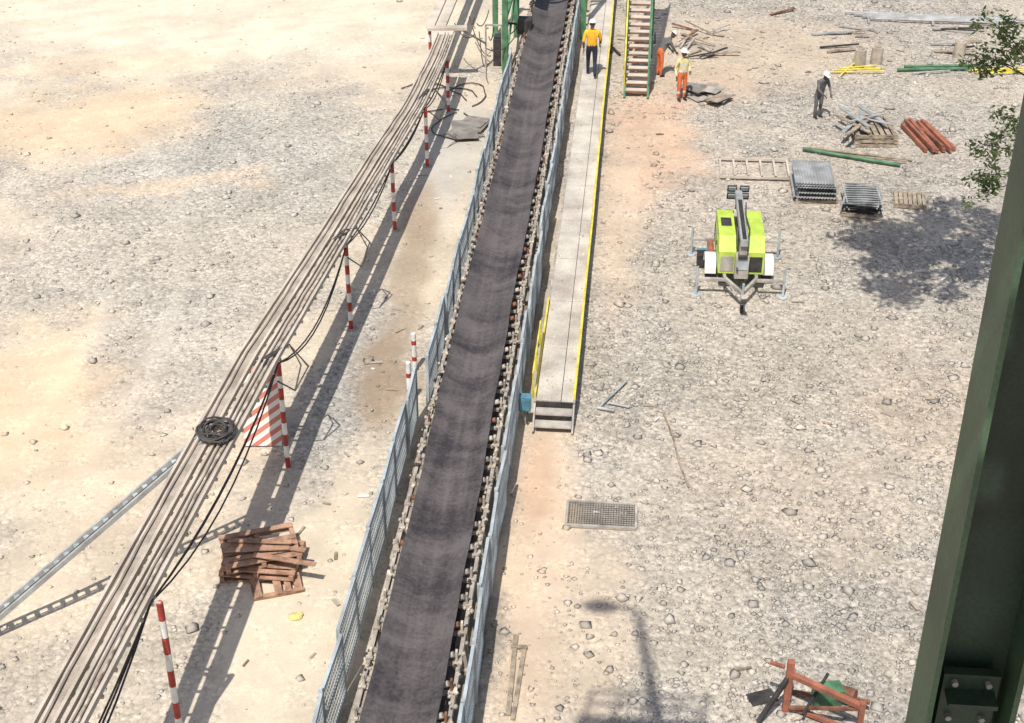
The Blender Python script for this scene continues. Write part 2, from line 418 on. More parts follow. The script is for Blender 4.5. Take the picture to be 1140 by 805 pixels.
fence('conveyor_guard_fence.002',[(-2.42,12,0),(-2.42,64,0)],.12,1.42)

# ---------------------------------------------------------------- elevated walkway
wk=B('elevated_walkway')
zw=.5
y=28.75
while y<72:
    l=2.4;t=random.uniform(-.006,.006)
    wk.box((-1.72,y+l/2,zw-.02+t),(.56,l-.02,.04),PLATE,rot=(random.uniform(-.003,.003),0,0))
    wk.box((-1.29,y+l/2,zw-.018-t),(.27,l-.02,.04),PLATE,rot=(random.uniform(-.003,.003),0,0))
    for x in(-2.0,-1.16): wk.beam((x,y+.1,-.03),(x,y+.1,zw-.1),.06,.06,GALVD)
    y+=l
wk.beam((-2.03,28.75,zw-.09),(-2.03,72,zw-.09),.05,.14,GALVD)
wk.beam((-1.13,28.75,zw-.09),(-1.13,72,zw-.09),.05,.14,GALVD)
yp=28.9
while yp<72:
    wk.beam((-1.12+random.uniform(-.012,.012),yp,zw+.06),(-1.12+random.uniform(-.012,.012),yp+2.95,zw+.06),.05,.16,YEL);yp+=3.0
wk.beam((-2.04,28.9,zw+.05),(-2.04,33.5,zw+.05),.04,.14,YEL)
for i,(yy_,zz) in enumerate(((28.55,.34),(28.28,.17))):
    wk.box((-1.58,yy_,zz),(.84,.28,.035),GALVD)
    wk.box((-1.58,yy_+.13,zz-.07),(.84,.02,.12),DARKST)
wk.box((-1.58,28.73,zw-.1),(.86,.03,.17),DARKST)
for x in(-2.03,-1.13): wk.beam((x,28.1,.03),(x,28.7,.42),.04,.16,GALVD)
for y in np.arange(29,32,1.2): wk.cyl((-2.1,y,.4),(-2.1,y,1.1),.02,YEL)
wk.cyl((-2.1,29,1.1),(-2.1,31.4,1.1),.022,YEL)
for i in range(60):
    r=random.uniform(.012,.04);wk.ell((random.uniform(-1.95,-1.2),random.uniform(29,60),zw+.005),(r,r*1.3,r*.6),random.choice((DUST,DUSTD,CREAM)),nu=5,nv=3,zmin=-.2)
wk.obj()

bx=B('blue_junction_box')
bx.box((-2.24,28.45,.62),(.28,.2,.38),BLUE);bx.box((-2.24,28.34,.62),(.22,.02,.30),BLUE);bx.beam((-2.24,28.5,-.02),(-2.24,28.5,.44),.05,.05,GALVD)
bx.cyl((-2.18,28.45,.44),(-2.18,28.45,.02),.015,CABLE)
bx.obj(bevel=.01)

# ---------------------------------------------------------------- cable tray rack (left)
rk=B('cable_tray_rack')
CL=[(-7.95,9,3.75,.66),(-7.83,17.9,3.35,.74),(-7.74,26.3,2.8,.84),(-7.42,32.5,2.48,.76),(-7.15,38.3,2.2,.70),(-6.86,42.9,2.02,.62),(-6.74,47.5,1.95,.60),(-6.75,50.2,1.95,.60)]
def cl(y):
    for a,b in zip(CL[:-1],CL[1:]):
        if a[1]<=y<=b[1]:
            t=(y-a[1])/(b[1]-a[1]); return [a[i]*(1-t)+b[i]*t for i in range(4)]
    return list(CL[-1])
SECT=[(-.5,-.08),(.10,.5)]
ysr=list(np.arange(9,50.3,.6))
for a,b in zip(ysr[:-1],ysr[1:]):
    A=cl(a);C=cl(b)
    for s0,s1 in SECT:
        for sgn in(s0,s1):
            rk.beam((A[0]+sgn*A[3],a,A[2]+.03),(C[0]+sgn*C[3],b,C[2]+.03),.055,.11,DUST)
        mid=(s0+s1)/2;w=(s1-s0)*A[3]
        rk.beam((A[0]+mid*A[3],a,A[2]-.0),(C[0]+mid*C[3],b,C[2]-.0),w-.06,.012,DUSTD)
    rk.beam((A[0]-.5*A[3]-.04,a,A[2]-.07),(A[0]+.5*A[3]+.04,a,A[2]-.07),.05,.05,DUST)
for k in range(3):
    t=(-.36,.22,.36)[k]
    pts=[]
    for y in np.arange(9,50.2,.7):
        c=cl(y);pts.append((c[0]+t*c[3]+random.uniform(-.02,.02),y,c[2]+.035+random.uniform(0,.02)))
    rk.tube(pts,(.035,.03,.025)[k],(DUST,DUST,CREAM)[k],n=6)
rk.beam((-7.5,50.3,1.98),(-6.1,50.5,1.98),.30,.1,DUST)
for dx in(-.3,.1): rk.beam((-7.1+dx,50.4,2.0),(-7.0+dx,66,2.0),.3,.09,DUST)
def hang(p,q,sag,n=9):
    p=Vector(p);q=Vector(q)
    return [p.lerp(q,i/n)-Vector((0,0,sag*4*(i/n)*(1-i/n))) for i in range(n+1)]
PY=[9.6,17.9,26.3,32.5,38.3,42.9,47.5]
for a,b in zip(PY[:-1],PY[1:]):
    for s_ in range(3):
        A=cl(a);C=cl(b)
        rk.tube(hang((A[0]+.5*A[3],a,A[2]-.1),(C[0]+.5*C[3],b,C[2]-.1),random.uniform(.15,.7)*(1.2 if a<30 else .7)),.018,CABLE,n=5)
for y in(26.6,33.0,44):
    c=cl(y)
    for i in range(3):
        u=random.uniform
        pts=[(c[0]+u(-.1,.2),y-.9+i*.2,c[2]+.08),(c[0]+.3*c[3],y-.2+u(-.2,.2),c[2]+.12),(c[0]+.5*c[3]+.1,y+.3,c[2]+.03),(c[0]+.5*c[3]+.35+u(0,.2),y+u(0,.4),c[2]-.4),(c[0]+.5*c[3]+.3,y-.3,c[2]-.75),(c[0]+.5*c[3]+.02,y-.6,c[2]-.35)]
        rk.tube(pts,.02,CABLE,n=5)
rk.obj()
co=B('cable_coil')
c=cl(22.9)
for i in range(13):
    pts=[];r0=.22+random.uniform(-.09,.10);z0=c[2]+.1+random.uniform(0,.18);ox=random.uniform(-.09,.09)
    for k in range(17):
        a=2*math.pi*k/16;pts.append((c[0]+.05+ox+r0*math.cos(a)*1.1,22.9+r0*math.sin(a)*1.3,z0+.04*math.sin(2*a+i)))
    co.tube(pts,.02,CABLE,n=5)
co.obj(smooth=True)

def striped(b,base,h,r,nb,first=RED):
    cur=first
    for i in range(nb):
        z0=h*i/nb;z1=h*(i+1)/nb
        b.cyl((base[0],base[1],z0-(.04 if i==0 else 0)),(base[0],base[1],z1),r,cur,n=12)
        cur=WHITE if cur is RED else RED
poles=[(-7.32,17.9),(-7.32,26.3),(-7.05,32.5),(-6.83,38.3),(-6.52,42.9),(-6.43,47.5),(-7.45,50.6)]
for i,(x,y) in enumerate(poles):
    b=B('striped_support_pole');h=cl(y)[2]-.1
    if i==6:h=1.95
    striped(b,(x,y),h,.058,9 if i<3 else 7)
    b.box((x,y,.0),(.26,.26,.03),GALVD)
    c=cl(y)
    b.beam((x+.02,y,h-.03),(c[0]-.5*c[3],y,h-.03),.06,.07,GALVD)
    b.obj(smooth=True)
for (x,y,h) in((-5.02,29.1,1.15),(-5.12,30.6,1.05)):
    b=B('striped_bollard')
    for z0,z1,m_ in((-.04,.3,WHITE),(.3,.42,RED),(.42,.75,WHITE),(.75,.87,RED),(.87,h,WHITE)):
        b.cyl((x,y,z0),(x,y,z1),.06,m_,n=14)
    b.ell((x,y,h),(.06,.06,.03),WHITE,zmin=0)
    b.obj(smooth=True)
def stripe_mat():
    m=bpy.data.materials.new('diagonal_red_white_stripes');m.use_nodes=True
    nt=m.node_tree;N=nt.nodes;L=nt.links;b=N['Principled BSDF']
    tc=N.new('ShaderNodeTexCoord');sp=N.new('ShaderNodeSeparateXYZ');L.new(tc.outputs['Object'],sp.inputs[0])
    a1=N.new('ShaderNodeMath');a1.operation='MULTIPLY_ADD';L.new(sp.outputs[0],a1.inputs[0]);a1.inputs[1].default_value=-.7;L.new(sp.outputs[2],a1.inputs[2])
    a2=N.new('ShaderNodeMath');a2.operation='MULTIPLY';a2.inputs[1].default_value=4.0;L.new(a1.outputs[0],a2.inputs[0])
    f=N.new('ShaderNodeMath');f.operation='FRACT';L.new(a2.outputs[0],f.inputs[0])
    g_=N.new('ShaderNodeMath');g_.operation='GREATER_THAN';g_.inputs[1].default_value=.5;L.new(f.outputs[0],g_.inputs[0])
    nz=N.new('ShaderNodeTexNoise');nz.inputs['Scale'].default_value=5
    L.new(tc.outputs['Object'],nz.inputs['Vector'])
    mx=N.new('ShaderNodeMix');mx.data_type='RGBA';mx.inputs[6].default_value=(.72,.68,.62,1);mx.inputs[7].default_value=(.50,.09,.055,1)
    L.new(g_.outputs[0],mx.inputs[0])
    m2=N.new('ShaderNodeMix');m2.data_type='RGBA';m2.inputs[7].default_value=(.55,.46,.36,1)
    mm=N.new('ShaderNodeMath');mm.operation='MULTIPLY';mm.inputs[1].default_value=.4;L.new(nz.outputs['Fac'],mm.inputs[0]);L.new(mm.outputs[0],m2.inputs[0])
    L.new(mx.outputs[2],m2.inputs[6]);L.new(m2.outputs[2],b.inputs['Base Color']);return m
SM=stripe_mat()
sb=B('striped_warning_board')
sb.box((0,0,.95),(.85,.03,1.8),SM)
for x in(-.4,.4): sb.beam((x,.05,0),(x,.05,1.85),.05,.05,GALVD)
sb.beam((-.4,.06,.5),(.4,.06,.5),.05,.05,GALVD)
o=sb.obj(loc=(-8.05,27.0,0),rotz=R(8));o.rotation_euler=(R(-24),0,R(6))

st=B('inclined_cable_ladder')
p0=Vector((-12.3,19.85,-.05));p1=Vector((-7.8,22.95,3.2));d=(p1-p0).normalized();side=d.cross(Vector((0,0,1))).normalized()
for s_ in(-.11,.11): st.beam(p0+side*s_,p1+side*s_,.045,.10,SHEET)
L_=(p1-p0).length;k=.15
while k<L_:
    q=p0+d*k;st.beam(q-side*.1,q+side*.1,.10,.015,GALV);k+=.24
st.tube([p0+side*.05+Vector((0,0,.03)),p1+side*.05+Vector((0,0,.03))],.02,CABLE,n=5)
st.beam(p0-Vector((0,0,.02)),p0+Vector((0,0,.05)),.4,.4,CONC)
st.obj()

# ---------------------------------------------------------------- pallets & small objects
def pallet(b,c,rz,L=1.2,W=1.0,m=WOOD,t=.14,n=7,tilt=0):
    b.T=Matrix.Translation(c)@Euler((tilt,0,rz)).to_matrix().to_4x4()
    for i in range(n):
        x=-L/2+L*(i+.5)/n
        if random.random()<.9: b.box((x,random.uniform(-.02,.02),t-.01),(L/n*random.uniform(.6,.8),W,.022),m,rot=(0,0,random.uniform(-.015,.015)))
    for y in(-W/2+.05,0,W/2-.05): b.box((0,y,t/2-.01),(L,.09,t-.045),m)
    for x in(-L/2+.06,0,L/2-.06): b.box((x,0,.0),(.1,W,.02),m)
    b.T=Matrix.Identity(4)
pb=B('pallet_stack')
for i in range(3): pallet(pb,(-7.15+random.uniform(-.1,.1),22.9+random.uniform(-.1,.1),.02+i*.15),R(95)+random.uniform(-.3,.3),1.15,1.5,REDWOOD,n=6)
pallet(pb,(-6.75,22.5,.03),R(22),1.0,1.1,REDWOOD,n=5,tilt=R(9))
for i in range(5): pb.box((-7.05+random.uniform(-.4,.6),22.7+random.uniform(-.5,.4),.50+.025*i),(1.3,.12,.025),REDWOOD,rot=(0,random.uniform(-.04,.04),random.uniform(-.5,.4)))
pb.obj()
yb=B('yellow_bag');yb.ell((-6.1,21.4,.02),(.14,.1,.07),YBAG,nu=9,nv=4,zmin=-.4);yb.ell((-6.02,21.47,.03),(.07,.06,.05),YBAG,nu=7,nv=4,zmin=-.3);yb.obj()

gr=B('metal_grating')
gx0,gx1,gy0,gy1=-1.08,.38,24.72,25.55
for y in(gy0,gy1): gr.beam((gx0,y,.035),(gx1,y,.035),.06,.06,GALVD)
for x in(gx0,gx1): gr.beam((x,gy0,.037),(x,gy1,.037),.055,.06,GALVD)
for x in np.arange(gx0+.05,gx1,.055): gr.beam((x,gy0,.035),(x,gy1,.035),.008,.03,DARKST)
for y in np.arange(gy0+.05,gy1,.07): gr.beam((gx0,y,.04),(gx1,y,.04),.012,.02,GALVD)
gr.obj()
sk=B('long_stick');sk.tube([(.9,29.4,.03),(1.15,28.3,.05),(1.3,27.2,.04),(1.5,26.3,.03)],.022,WOOD,n=6);sk.obj()
pp=B('pipe_offcuts')
pp.cyl((-.55,29.3,.05),(.05,30.5,.06),.03,SHEET);pp.cyl((-.35,29.5,.05),(.15,29.35,.05),.03,SHEET);pp.cyl((-.6,29.25,.06),(-.2,29.15,.06),.04,SHEET);pp.obj(smooth=True)
pk=B('wooden_planks')
pk.box((-1.80,20.2,.03),(.09,2.1,.035),WOOD,rot=(0,0,.02));pk.box((-1.66,20.0,.03),(.08,1.9,.035),WOOD,rot=(0,0,-.03));pk.box((-1.73,20.9,.06),(.3,.08,.03),WOOD)
pk.obj()

fr=B('lying_ladder_frame')
for y in(42.7,44.1): fr.beam((2.65,y,.10),(4.85,y+.05,.10),.08,.08,DUST)
for x in np.arange(2.7,4.9,.42): fr.beam((x,42.7,.11),(x,44.12,.11),.06,.06,DUST)
fr.obj()
gp=B('green_pole_pile')
gp.cyl((5.4,45.15,.09),(8.35,44.1,.09),.055,GREEN);gp.cyl((5.6,45.35,.06),(8.8,44.6,.06),.045,WOOD);gp.cyl((5.9,44.95,.06),(8.6,44.35,.12),.03,WOOD);gp.obj(smooth=True)
cs=B('corrugated_sheet_stack')
pallet(cs,(5.45,42.0,.0),R(4),1.25,1.7,WOOD)
for k in range(11):
    z=.18+k*.045;n=26;w=1.15;l=1.75;ox=random.uniform(-.07,.07)+5.45;oy=random.uniform(-.1,.1)+42.0
    vs=[];fs=[]
    for i in range(n+1):
        x=-w/2+w*i/n;zz=z+.018*(1 if i%2 else -1)
        vs+= [(ox+x,oy-l/2,zz),(ox+x,oy+l/2,zz)]
    for i in range(n): fs.append((2*i,2*i+2,2*i+3,2*i+1))
    cs.add(vs,fs,SHEET)
cs.obj()
ms=B('mesh_panel_stack')
pallet(ms,(6.8,41.0,.0),R(-8),1.1,1.5,WOOD)
for k in range(7):
    z=.17+k*.05;a=R(random.uniform(-14,6));ms.T=Matrix.Translation((6.8+random.uniform(-.06,.06),41.0,z))@Euler((0,0,a)).to_matrix().to_4x4()
    for x in(-.5,.5): ms.box((x,0,0),(.04,1.5,.03),SHEET)
    for y in np.arange(-.72,.75,.16): ms.box((0,y,0),(1.0,.035,.02),SHEET if k>4 else DARKST)
    if k<5: ms.box((0,0,-.012),(.9,1.4,.004),DARKST)
ms.T=Matrix.Identity(4);ms.obj()
p1_=B('wooden_pallet');pallet(p1_,(8.3,41.55,.0),R(-6),.95,1.0,WOOD);p1_.obj()
pl=B('pallet_stack.001')
for i in range(3): pallet(pl,(7.7+random.uniform(-.1,.1),46.5,.0+i*.15),R(6)+random.uniform(-.15,.15),1.4,1.7,WOOD)
for i in range(6): pl.box((7.5+random.uniform(-.5,.5),46.4+random.uniform(-.6,.6),.5+.03*i),(.14,1.8,.04),random.choice((WOOD,SHEET)),rot=(0,0,random.uniform(-.8,.8)))
pl.cyl((7.0,46.9,.62),(8.3,46.0,.66),.03,SHEET);pl.cyl((6.9,46.2,.65),(8.2,46.9,.72),.03,SHEET)
pl.obj()
rb=B('rusty_beam_pile')
for i in range(7):
    x=8.85+i*.13;rb.beam((x,47.6+random.uniform(-.2,.3),.12+.06*(i%3)),(x+.55+random.uniform(-.15,.15),45.4+random.uniform(-.2,.2),.08+.07*(i%2)),.1,.12,random.choice((REDOX,REDOX,RUST)))
rb.obj()
gt=B('galvanised_handrail_bundle')
for i in range(4): gt.cyl((8.2+i*.3,59.4-i*.25,.1),(15.2-i*.4,58.9-i*.15,.14),.05,SHEET,n=8)
for x in(9,11.5,14): gt.cyl((x,58.2,.08),(x+.1,59.6,.08),.05,SHEET)
gt.obj()
g2=B('green_pole_pile.001')
g2.cyl((9.4,52.8,.1),(12.1,53.2,.1),.055,GREEN);g2.cyl((9.7,53.2,.1),(12.3,53.5,.1),.05,GREEN);g2.cyl((9.9,52.5,.1),(11.3,52.9,.1),.03,SHEET);g2.obj(smooth=True)
y2=B('yellow_handrail_pile')
for i in range(3): y2.cyl((6.9+i*.2,52.4+i*.2,.08),(8.9-i*.1,52.6+.3*i,.1),.03,YEL)
for i in range(3): y2.cyl((12+i*.2,53.0-i*.15,.08),(14.4,53.5-.2*i,.1),.03,YEL)
y2.cyl((7.3,52.1,.1),(7.9,53.3,.12),.03,YEL)
y2.obj(smooth=True)
for i,(x,y) in enumerate(((8.75,53.7),(11.9,54.6),(8.1,53.4))):
    cb=B('concrete_core_drum');cb.cyl((x,y,-.03),(x,y,.62),.23,CONC,r1=.21,n=16);cb.cyl((x,y,.62),(x,y,.66),.12,DUSTD,n=10);cb.obj(smooth=True)
sp_=B('scrap_sheet_pile')
for i in range(12): sp_.box((2.2+random.uniform(-.5,.7),49.7+random.uniform(-.8,.8),.04+i*.02),(random.uniform(.3,.8),random.uniform(.5,1.3),.02),random.choice((TARP,GALVD,WOOD,GALVD)),rot=(random.uniform(-.05,.05),0,random.uniform(-1,1)))
sp_.obj()
s2_=B('steel_scrap_heap')
for i in range(26):
    x=random.gauss(2.2,1.4);y=random.gauss(55,1.6);l=random.uniform(.4,1.6);a=random.uniform(0,3.1)
    s2_.beam((x,y,.05),(x+l*math.cos(a),y+l*math.sin(a),random.uniform(.05,.3)),random.uniform(.04,.12),.04,random.choice((SHEET,WOOD,GALVD,DARKST,RUST)))
for i in range(14):
    x=random.uniform(6,13);y=random.uniform(54.5,58);l=random.uniform(.4,1.8);a=random.uniform(-.4,.4)
    s2_.beam((x,y,.05),(x+l*math.cos(a),y+l*math.sin(a),random.uniform(.05,.2)),random.uniform(.04,.15),.05,random.choice((SHEET,WOOD,GALVD,DARKST)))
s2_.obj()
mt=B('rubber_mat_pile')
for i in range(7): mt.box((-5.5+random.uniform(-.35,.35),46+random.uniform(-1,1),.03+i*.02),(random.uniform(.4,.9),random.uniform(.8,1.8),.02),TARP,rot=(0,0,random.uniform(-.5,.5)))
mt.obj()
hs=B('hose_tangle')
for i in range(6):
    a=random.uniform(0,6.28);pts=[]
    x,y=-5.6+random.uniform(-.4,.5),48+random.uniform(-1,1)
    for k in range(14):
        a+=random.uniform(-.2,.6);x+=.25*math.cos(a);y+=.3*math.sin(a);pts.append((x,y,.04))
    hs.tube(pts,.022,CABLE,n=5)
hs.obj()
db=B('scattered_debris')
for i in range(110):
    x=random.choice((random.uniform(-.6,11),random.uniform(4,13)));y=random.uniform(20,58)
    if random.random()<.25: x=random.uniform(-6.8,-5.2)
    if 1.5<x<4.4 and 33.5<y<39: continue
    l=random.uniform(.06,.35)
    db.box((x,y,.02),(random.uniform(.03,.08),l,.02),random.choice((WOOD,DUSTD,WHITE,GALVD,WOOD,WOOD)),rot=(0,0,random.uniform(0,3)))
db.obj()

rf=B('red_oxide_steel_frame')
rf.T=Matrix.Translation((-.12,.45,0))
rf.beam((3.25,19.3,-.05),(3.25,19.3,1.15),.12,.12,REDOX)
rf.beam((3.25,19.3,.85),(4.45,18.7,.75),.1,.1,REDOX)
rf.beam((3.25,19.3,.82),(2.75,18.9,.05),.08,.08,DARKST)
rf.beam((4.45,18.7,-.02),(4.45,18.7,.85),.1,.1,REDOX)
rf.beam((3.4,19.25,.1),(4.4,18.75,.1),.08,.08,REDOX)
rf.beam((3.3,19.2,.15),(4.45,18.7,.7),.06,.06,RUST)
rf.beam((3.15,19.3,1.0),(2.9,19.4,1.0),.06,.06,REDOX)
rf.box((4.0,19.55,.2),(.5,.3,.35),GREEN,rot=(0,.1,.3))
rf.cyl((4.15,19.8,.1),(4.5,19.6,.15),.12,RUST)
rf.box((2.85,19.55,.02),(.5,.3,.04),DARKST,rot=(0,0,.4))
rf.beam((3.4,19.7,.05),(4.7,19.3,.3),.07,.07,RUST);rf.beam((3.5,18.9,.3),(4.0,19.8,.45),.05,.05,DARKST)
rf.obj(bevel=.006)

# ---------------------------------------------------------------- light tower trailer
lt=B('light_tower_trailer')
for x in(-.42,.42): lt.beam((x,-1.1,.5),(x,1.3,.5),.08,.1,GALVD)
lt.beam((-.42,-1.1,.5),(0,-1.9,.48),.08,.1,GALVD);lt.beam((.42,-1.1,.5),(0,-1.9,.48),.08,.1,GALVD)
lt.beam((0,-1.8,.48),(0,-2.35,.48),.09,.09,GALVD)
lt.cyl((0,-2.05,.05),(0,-2.05,.85),.035,GALV);lt.cyl((-.04,-2.05,.12),(.04,-2.05,.12),.12,BLACK,n=16)
lt.box((0,-2.38,.5),(.14,.14,.08),DARKST)
pr=[(-.95,.56),(1.15,.56),(1.15,1.35),(1.0,1.5),(-.55,1.5),(-.95,1.2)]
lt.prism(pr,-.60,-.16,LIME);lt.prism(pr,.16,.60,LIME)
lt.box((0,.1,.9),(.32,2.0,.66),LIME)
lt.box((0,.1,1.24),(.3,2.05,.03),DARKST)
for s_ in(-1,1):
    for yy_ in(-.35,.4): lt.box((s_*.604,yy_,.98),(.012,.62,.55),LIME)
    for k in range(5): lt.box((s_*.612,.95,.75+k*.09),(.01,.25,.03),DARKST)
    lt.box((s_*.38,.25,1.507),(.28,.5,.015),DARKST if s_<0 else LIME)
    lt.box((s_*.38,-.957,.85),(.34,.01,.45),DARKST if s_>0 else GALVD)
    lt.box((s_*.615,-.05,1.02),(.02,.05,.12),DARKST)
    lt.cyl((s_*.66,-.15,.32),(s_*.88,-.15,.32),.32,BLACK,n=24);lt.cyl((s_*.875,-.15,.32),(s_*.89,-.15,.32),.17,WHITE,n=16)
    fp=[(-.15+.42*math.cos(t),.34+.40*math.sin(t)) for t in np.linspace(0,math.pi,9)]+[(-.15+.38*math.cos(t),.34+.36*math.sin(t)) for t in np.linspace(math.pi,0,9)]
    lt.prism(fp,s_*.62 if s_>0 else -.92,.92 if s_>0 else -.62,WHITE)
    for yy_,l in((-1.15,1.15),(1.2,1.2)):
        lt.beam((s_*.4,yy_,.48),(s_*l,yy_,.48),.08,.08,GALVD)
        lt.cyl((s_*l,yy_,.04),(s_*l,yy_,.85),.035,GALV);lt.cyl((s_*l,yy_,-.01),(s_*l,yy_,.03),.13,GALV,n=14)
        lt.beam((s_*l,yy_,.85),(s_*(l+.14),yy_,.87),.02,.02,DARKST)
    lt.box((s_*.5,1.17,.85),(.1,.03,.08),RED)
lt.cyl((-.62,-.15,.32),(.62,-.15,.32),.04,DARKST)
lt.box((0,-1.05,.86),(.36,.26,.66),GALVD);lt.box((0,-1.19,.95),(.28,.02,.3),GALV)
lt.cyl((-.12,-1.2,1.22),(.12,-1.2,1.22),.08,DARKST)
lt.beam((0,-1.15,1.2),(0,-1.15,1.72),.2,.2,GALVD)
lt.beam((0,-1.35,1.66),(0,1.55,1.74),.19,.19,SHEET);lt.beam((0,1.55,1.74),(0,1.75,1.745),.15,.15,GALVD)
lt.beam((0,-1.3,1.78),(0,.9,1.85),.10,.05,DARKST)
lt.beam((0,1.1,1.5),(0,1.1,1.66),.2,.06,DARKST)
lt.beam((-.12,-1.25,.8),(-.12,-.3,1.62),.05,.05,DARKST)
lt.beam((-.28,1.72,1.78),(.28,1.72,1.78),.06,.06,DARKST)
for x in(-.17,.17):
    for z in(1.62,1.84):
        lt.box((x,1.68,z),(.26,.1,.18),DARKST,rot=(R(25),0,0));lt.box((x,1.62,z+.02),(.2,.02,.13),GLASS,rot=(R(25),0,0))
lt.tube([(.1,-1.2,1.7),(.2,-.4,1.62),(.14,.4,1.66),(.2,1.2,1.64)],.02,CABLE,n=6)
lt.box((-.95,.55,.2),(.25,.35,.4),DARKST);lt.box((-.9,.95,.14),(.3,.25,.28),BLUE)
lt.cyl((-.73,.2,.62),(-.73,.75,.62),.09,REDOX)
lt.obj(bevel=.012,loc=(2.93,36.3,0),rotz=R(1))

# ---------------------------------------------------------------- stairs & green structures
ss=B('access_stairway')
a=R(38);yb0=49.4
def P(t,x,z=0): return (x,yb0+t*math.cos(a),t*math.sin(a)+z)
for x in(-.46,.36): ss.beam(P(-.05,x),P(9,x),.07,.24,GREEN)
k=.3
while k<8.8:
    q=P(k,-.05);ss.box((q[0],q[1],q[2]+.02),(.74,.27,.04),DUST);ss.box((q[0],q[1]-.13,q[2]-.01),(.74,.02,.06),RUST);k+=.3
for x in(-.48,.38):
    for t in(.3,2.0,3.7,5.4,7.1): q=P(t,x);ss.cyl(q,(q[0],q[1],q[2]+1.05),.025,YEL if x<0 else GREEN)
    q0=P(.3,x);q1=P(9,x)
    ss.cyl((x,q0[1],q0[2]+1.05),(x,q1[1],q1[2]+1.05),.03,YEL if x<0 else GREEN);ss.cyl((x,q0[1],q0[2]+.55),(x,q1[1],q1[2]+.55),.02,GREEN)
for x in(-.5,.42): ss.beam((x,53.6,-.02),(x,53.6,3.1),.12,.12,GREEN)
ss.obj()
gs=B('green_conveyor_trestle')
for x,y in((-4.78,50.8),(-4.78,55.5),(-5.6,55.5),(-2.2,55.5)): gs.beam((x,y,-.03),(x,y,6.2),.2,.2,GREEN,up=(0,1,0))
gs.beam((-4.78,50.8,2.2),(-4.78,55.5,2.2),.12,.14,GREEN);gs.beam((-4.78,50.8,.5),(-4.78,55.5,2.1),.08,.08,GREEN);gs.beam((-4.78,50.8,2.1),(-4.78,55.5,.5),.07,.07,DARKST)
gs.beam((-4.78,55.5,2.4),(-2.2,55.5,5.6),.1,.1,GREEN)
for z in(3.0,6.0): gs.beam((-5.6,55.5,z),(-2.2,55.5,z),.14,.18,GREEN)
gs.beam((-4.78,50.8,4.2),(-4.78,55.5,4.2),.14,.16,GREEN)
gs.box((-4.3,55.2,3.15),(.9,1.6,.06),GALVD)
gs.box((-4.25,53.0,1.3),(.5,.6,.5),DARKST);gs.box((-5.1,52.5,.5),(.5,.7,1.0),DARKST)
for x in(-5.6,-5.0): gs.beam((x,52.0,-.02),(x,52.0,1.6),.06,.06,GALVD)
gs.beam((-5.6,52,1.6),(-4.9,52,1.6),.06,.06,GALVD);gs.beam((-5.6,52,.9),(-6.3,50.5,1.9),.06,.06,GALVD)
for i in range(8):
    x=random.uniform(-6.3,-5);y=random.uniform(49,54);gs.tube(hang((x,y,random.uniform(.2,1.9)),(x+random.uniform(-1,1),y+random.uniform(-1,2),random.uniform(.2,1.9)),.3),.02,CABLE,n=5)
gs.obj()

# ---------------------------------------------------------------- tower with the viewpoint
tw=B('steel_gantry_tower')
def hcol(x,y):
    h=22.0
    for dx in(-.22,.22): tw.box((x+dx,y,h/2),(.03,.40,h),LITGREEN)
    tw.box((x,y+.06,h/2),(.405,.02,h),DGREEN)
    tw.box((x,y,.02),(.7,.7,.05),DGREEN)
for x,y in((1.95,6.25),(-6.2,4.5),(1.95,-4),(-6.2,-4)): hcol(x,y)
tw.box((1.95,6.20,13.15),(.30,.06,.5),DGREEN)
tw.box((1.95,6.12,13.28),(.26,.14,.03),DGREEN)
for dx in(-.09,.09):
    for z in(13.0,13.1,13.35): tw.cyl((1.95+dx,6.19,z),(1.95+dx,6.14,z),.018,GALVD,n=6)
for y in(4.5,-4): tw.box((-2.1,y,21.85),(8.3,.2,.3),DGREEN)
tw.box((1.95,1.1,21.84),(.2,10.2,.28),DGREEN);tw.box((-6.2,.3,21.84),(.2,8.5,.28),DGREEN)
tw.box((-1.0,-1.8,17.2),(6.0,4.2,.08),GALVD)
for x in(-4,-1,1.95): tw.beam((x,-4,17.05),(x,.3,17.05),.12,.2,DGREEN)
for x in np.arange(-4,2.1,1.5): tw.cyl((x,.28,17.2),(x,.28,18.3),.025,YEL)
tw.cyl((-4,.28,18.3),(2,.28,18.3),.025,YEL);tw.cyl((-4,.28,17.75),(2,.28,17.75),.02,YEL)
ZR=22.06
def shade_roof(x0,x1,y0,y1): tw.box(((x0+x1)/2,(y0+y1)/2,ZR),(x1-x0,y1-y0,.06),GALVD)  # unseen cover over the tower, built to shade the front column
shade_roof(-6.6,2.6,2.70,4.80);shade_roof(-6.6,2.6,-4.5,2.00)
shade_roof(-.2,2.6,4.802,6.55)
shade_roof(-6.6,.78,2.00,2.70);shade_roof(1.04,2.6,2.00,2.70);shade_roof(.78,1.04,2.16,2.50)  # gaps added to let sun patches fall on the column web
# unseen balcony and rail, added to cast the rail shadow on the ground
shade_roof(-3.2,-.9,4.802,6.85)
for x in np.arange(-3.1,-.9,.52): tw.cyl((x,6.82,ZR),(x,6.82,ZR+1.15),.035,YEL)
for z in(.6,1.15): tw.cyl((-3.15,6.82,ZR+z),(-.95,6.82,ZR+z),.035,YEL)
tw.obj()
lp=B('street_lamp')
bxp=Vector((-1.75,6.7,ZR));tp=Vector((-2.75,7.0,ZR+4.7))
lp.tube([bxp,bxp.lerp(tp,.5),tp],.08,GALV,n=10,radii=[.12,.10,.08])
lp.tube([tp,tp+Vector((-.3,.1,.08)),tp+Vector((-.5,.1,.08))],.06,GALV,n=8)
lp.ell(tuple(tp+Vector((-.72,.1,.06))),(.38,.22,.11),GALVD,nu=12,nv=8)
lp.obj(smooth=True)

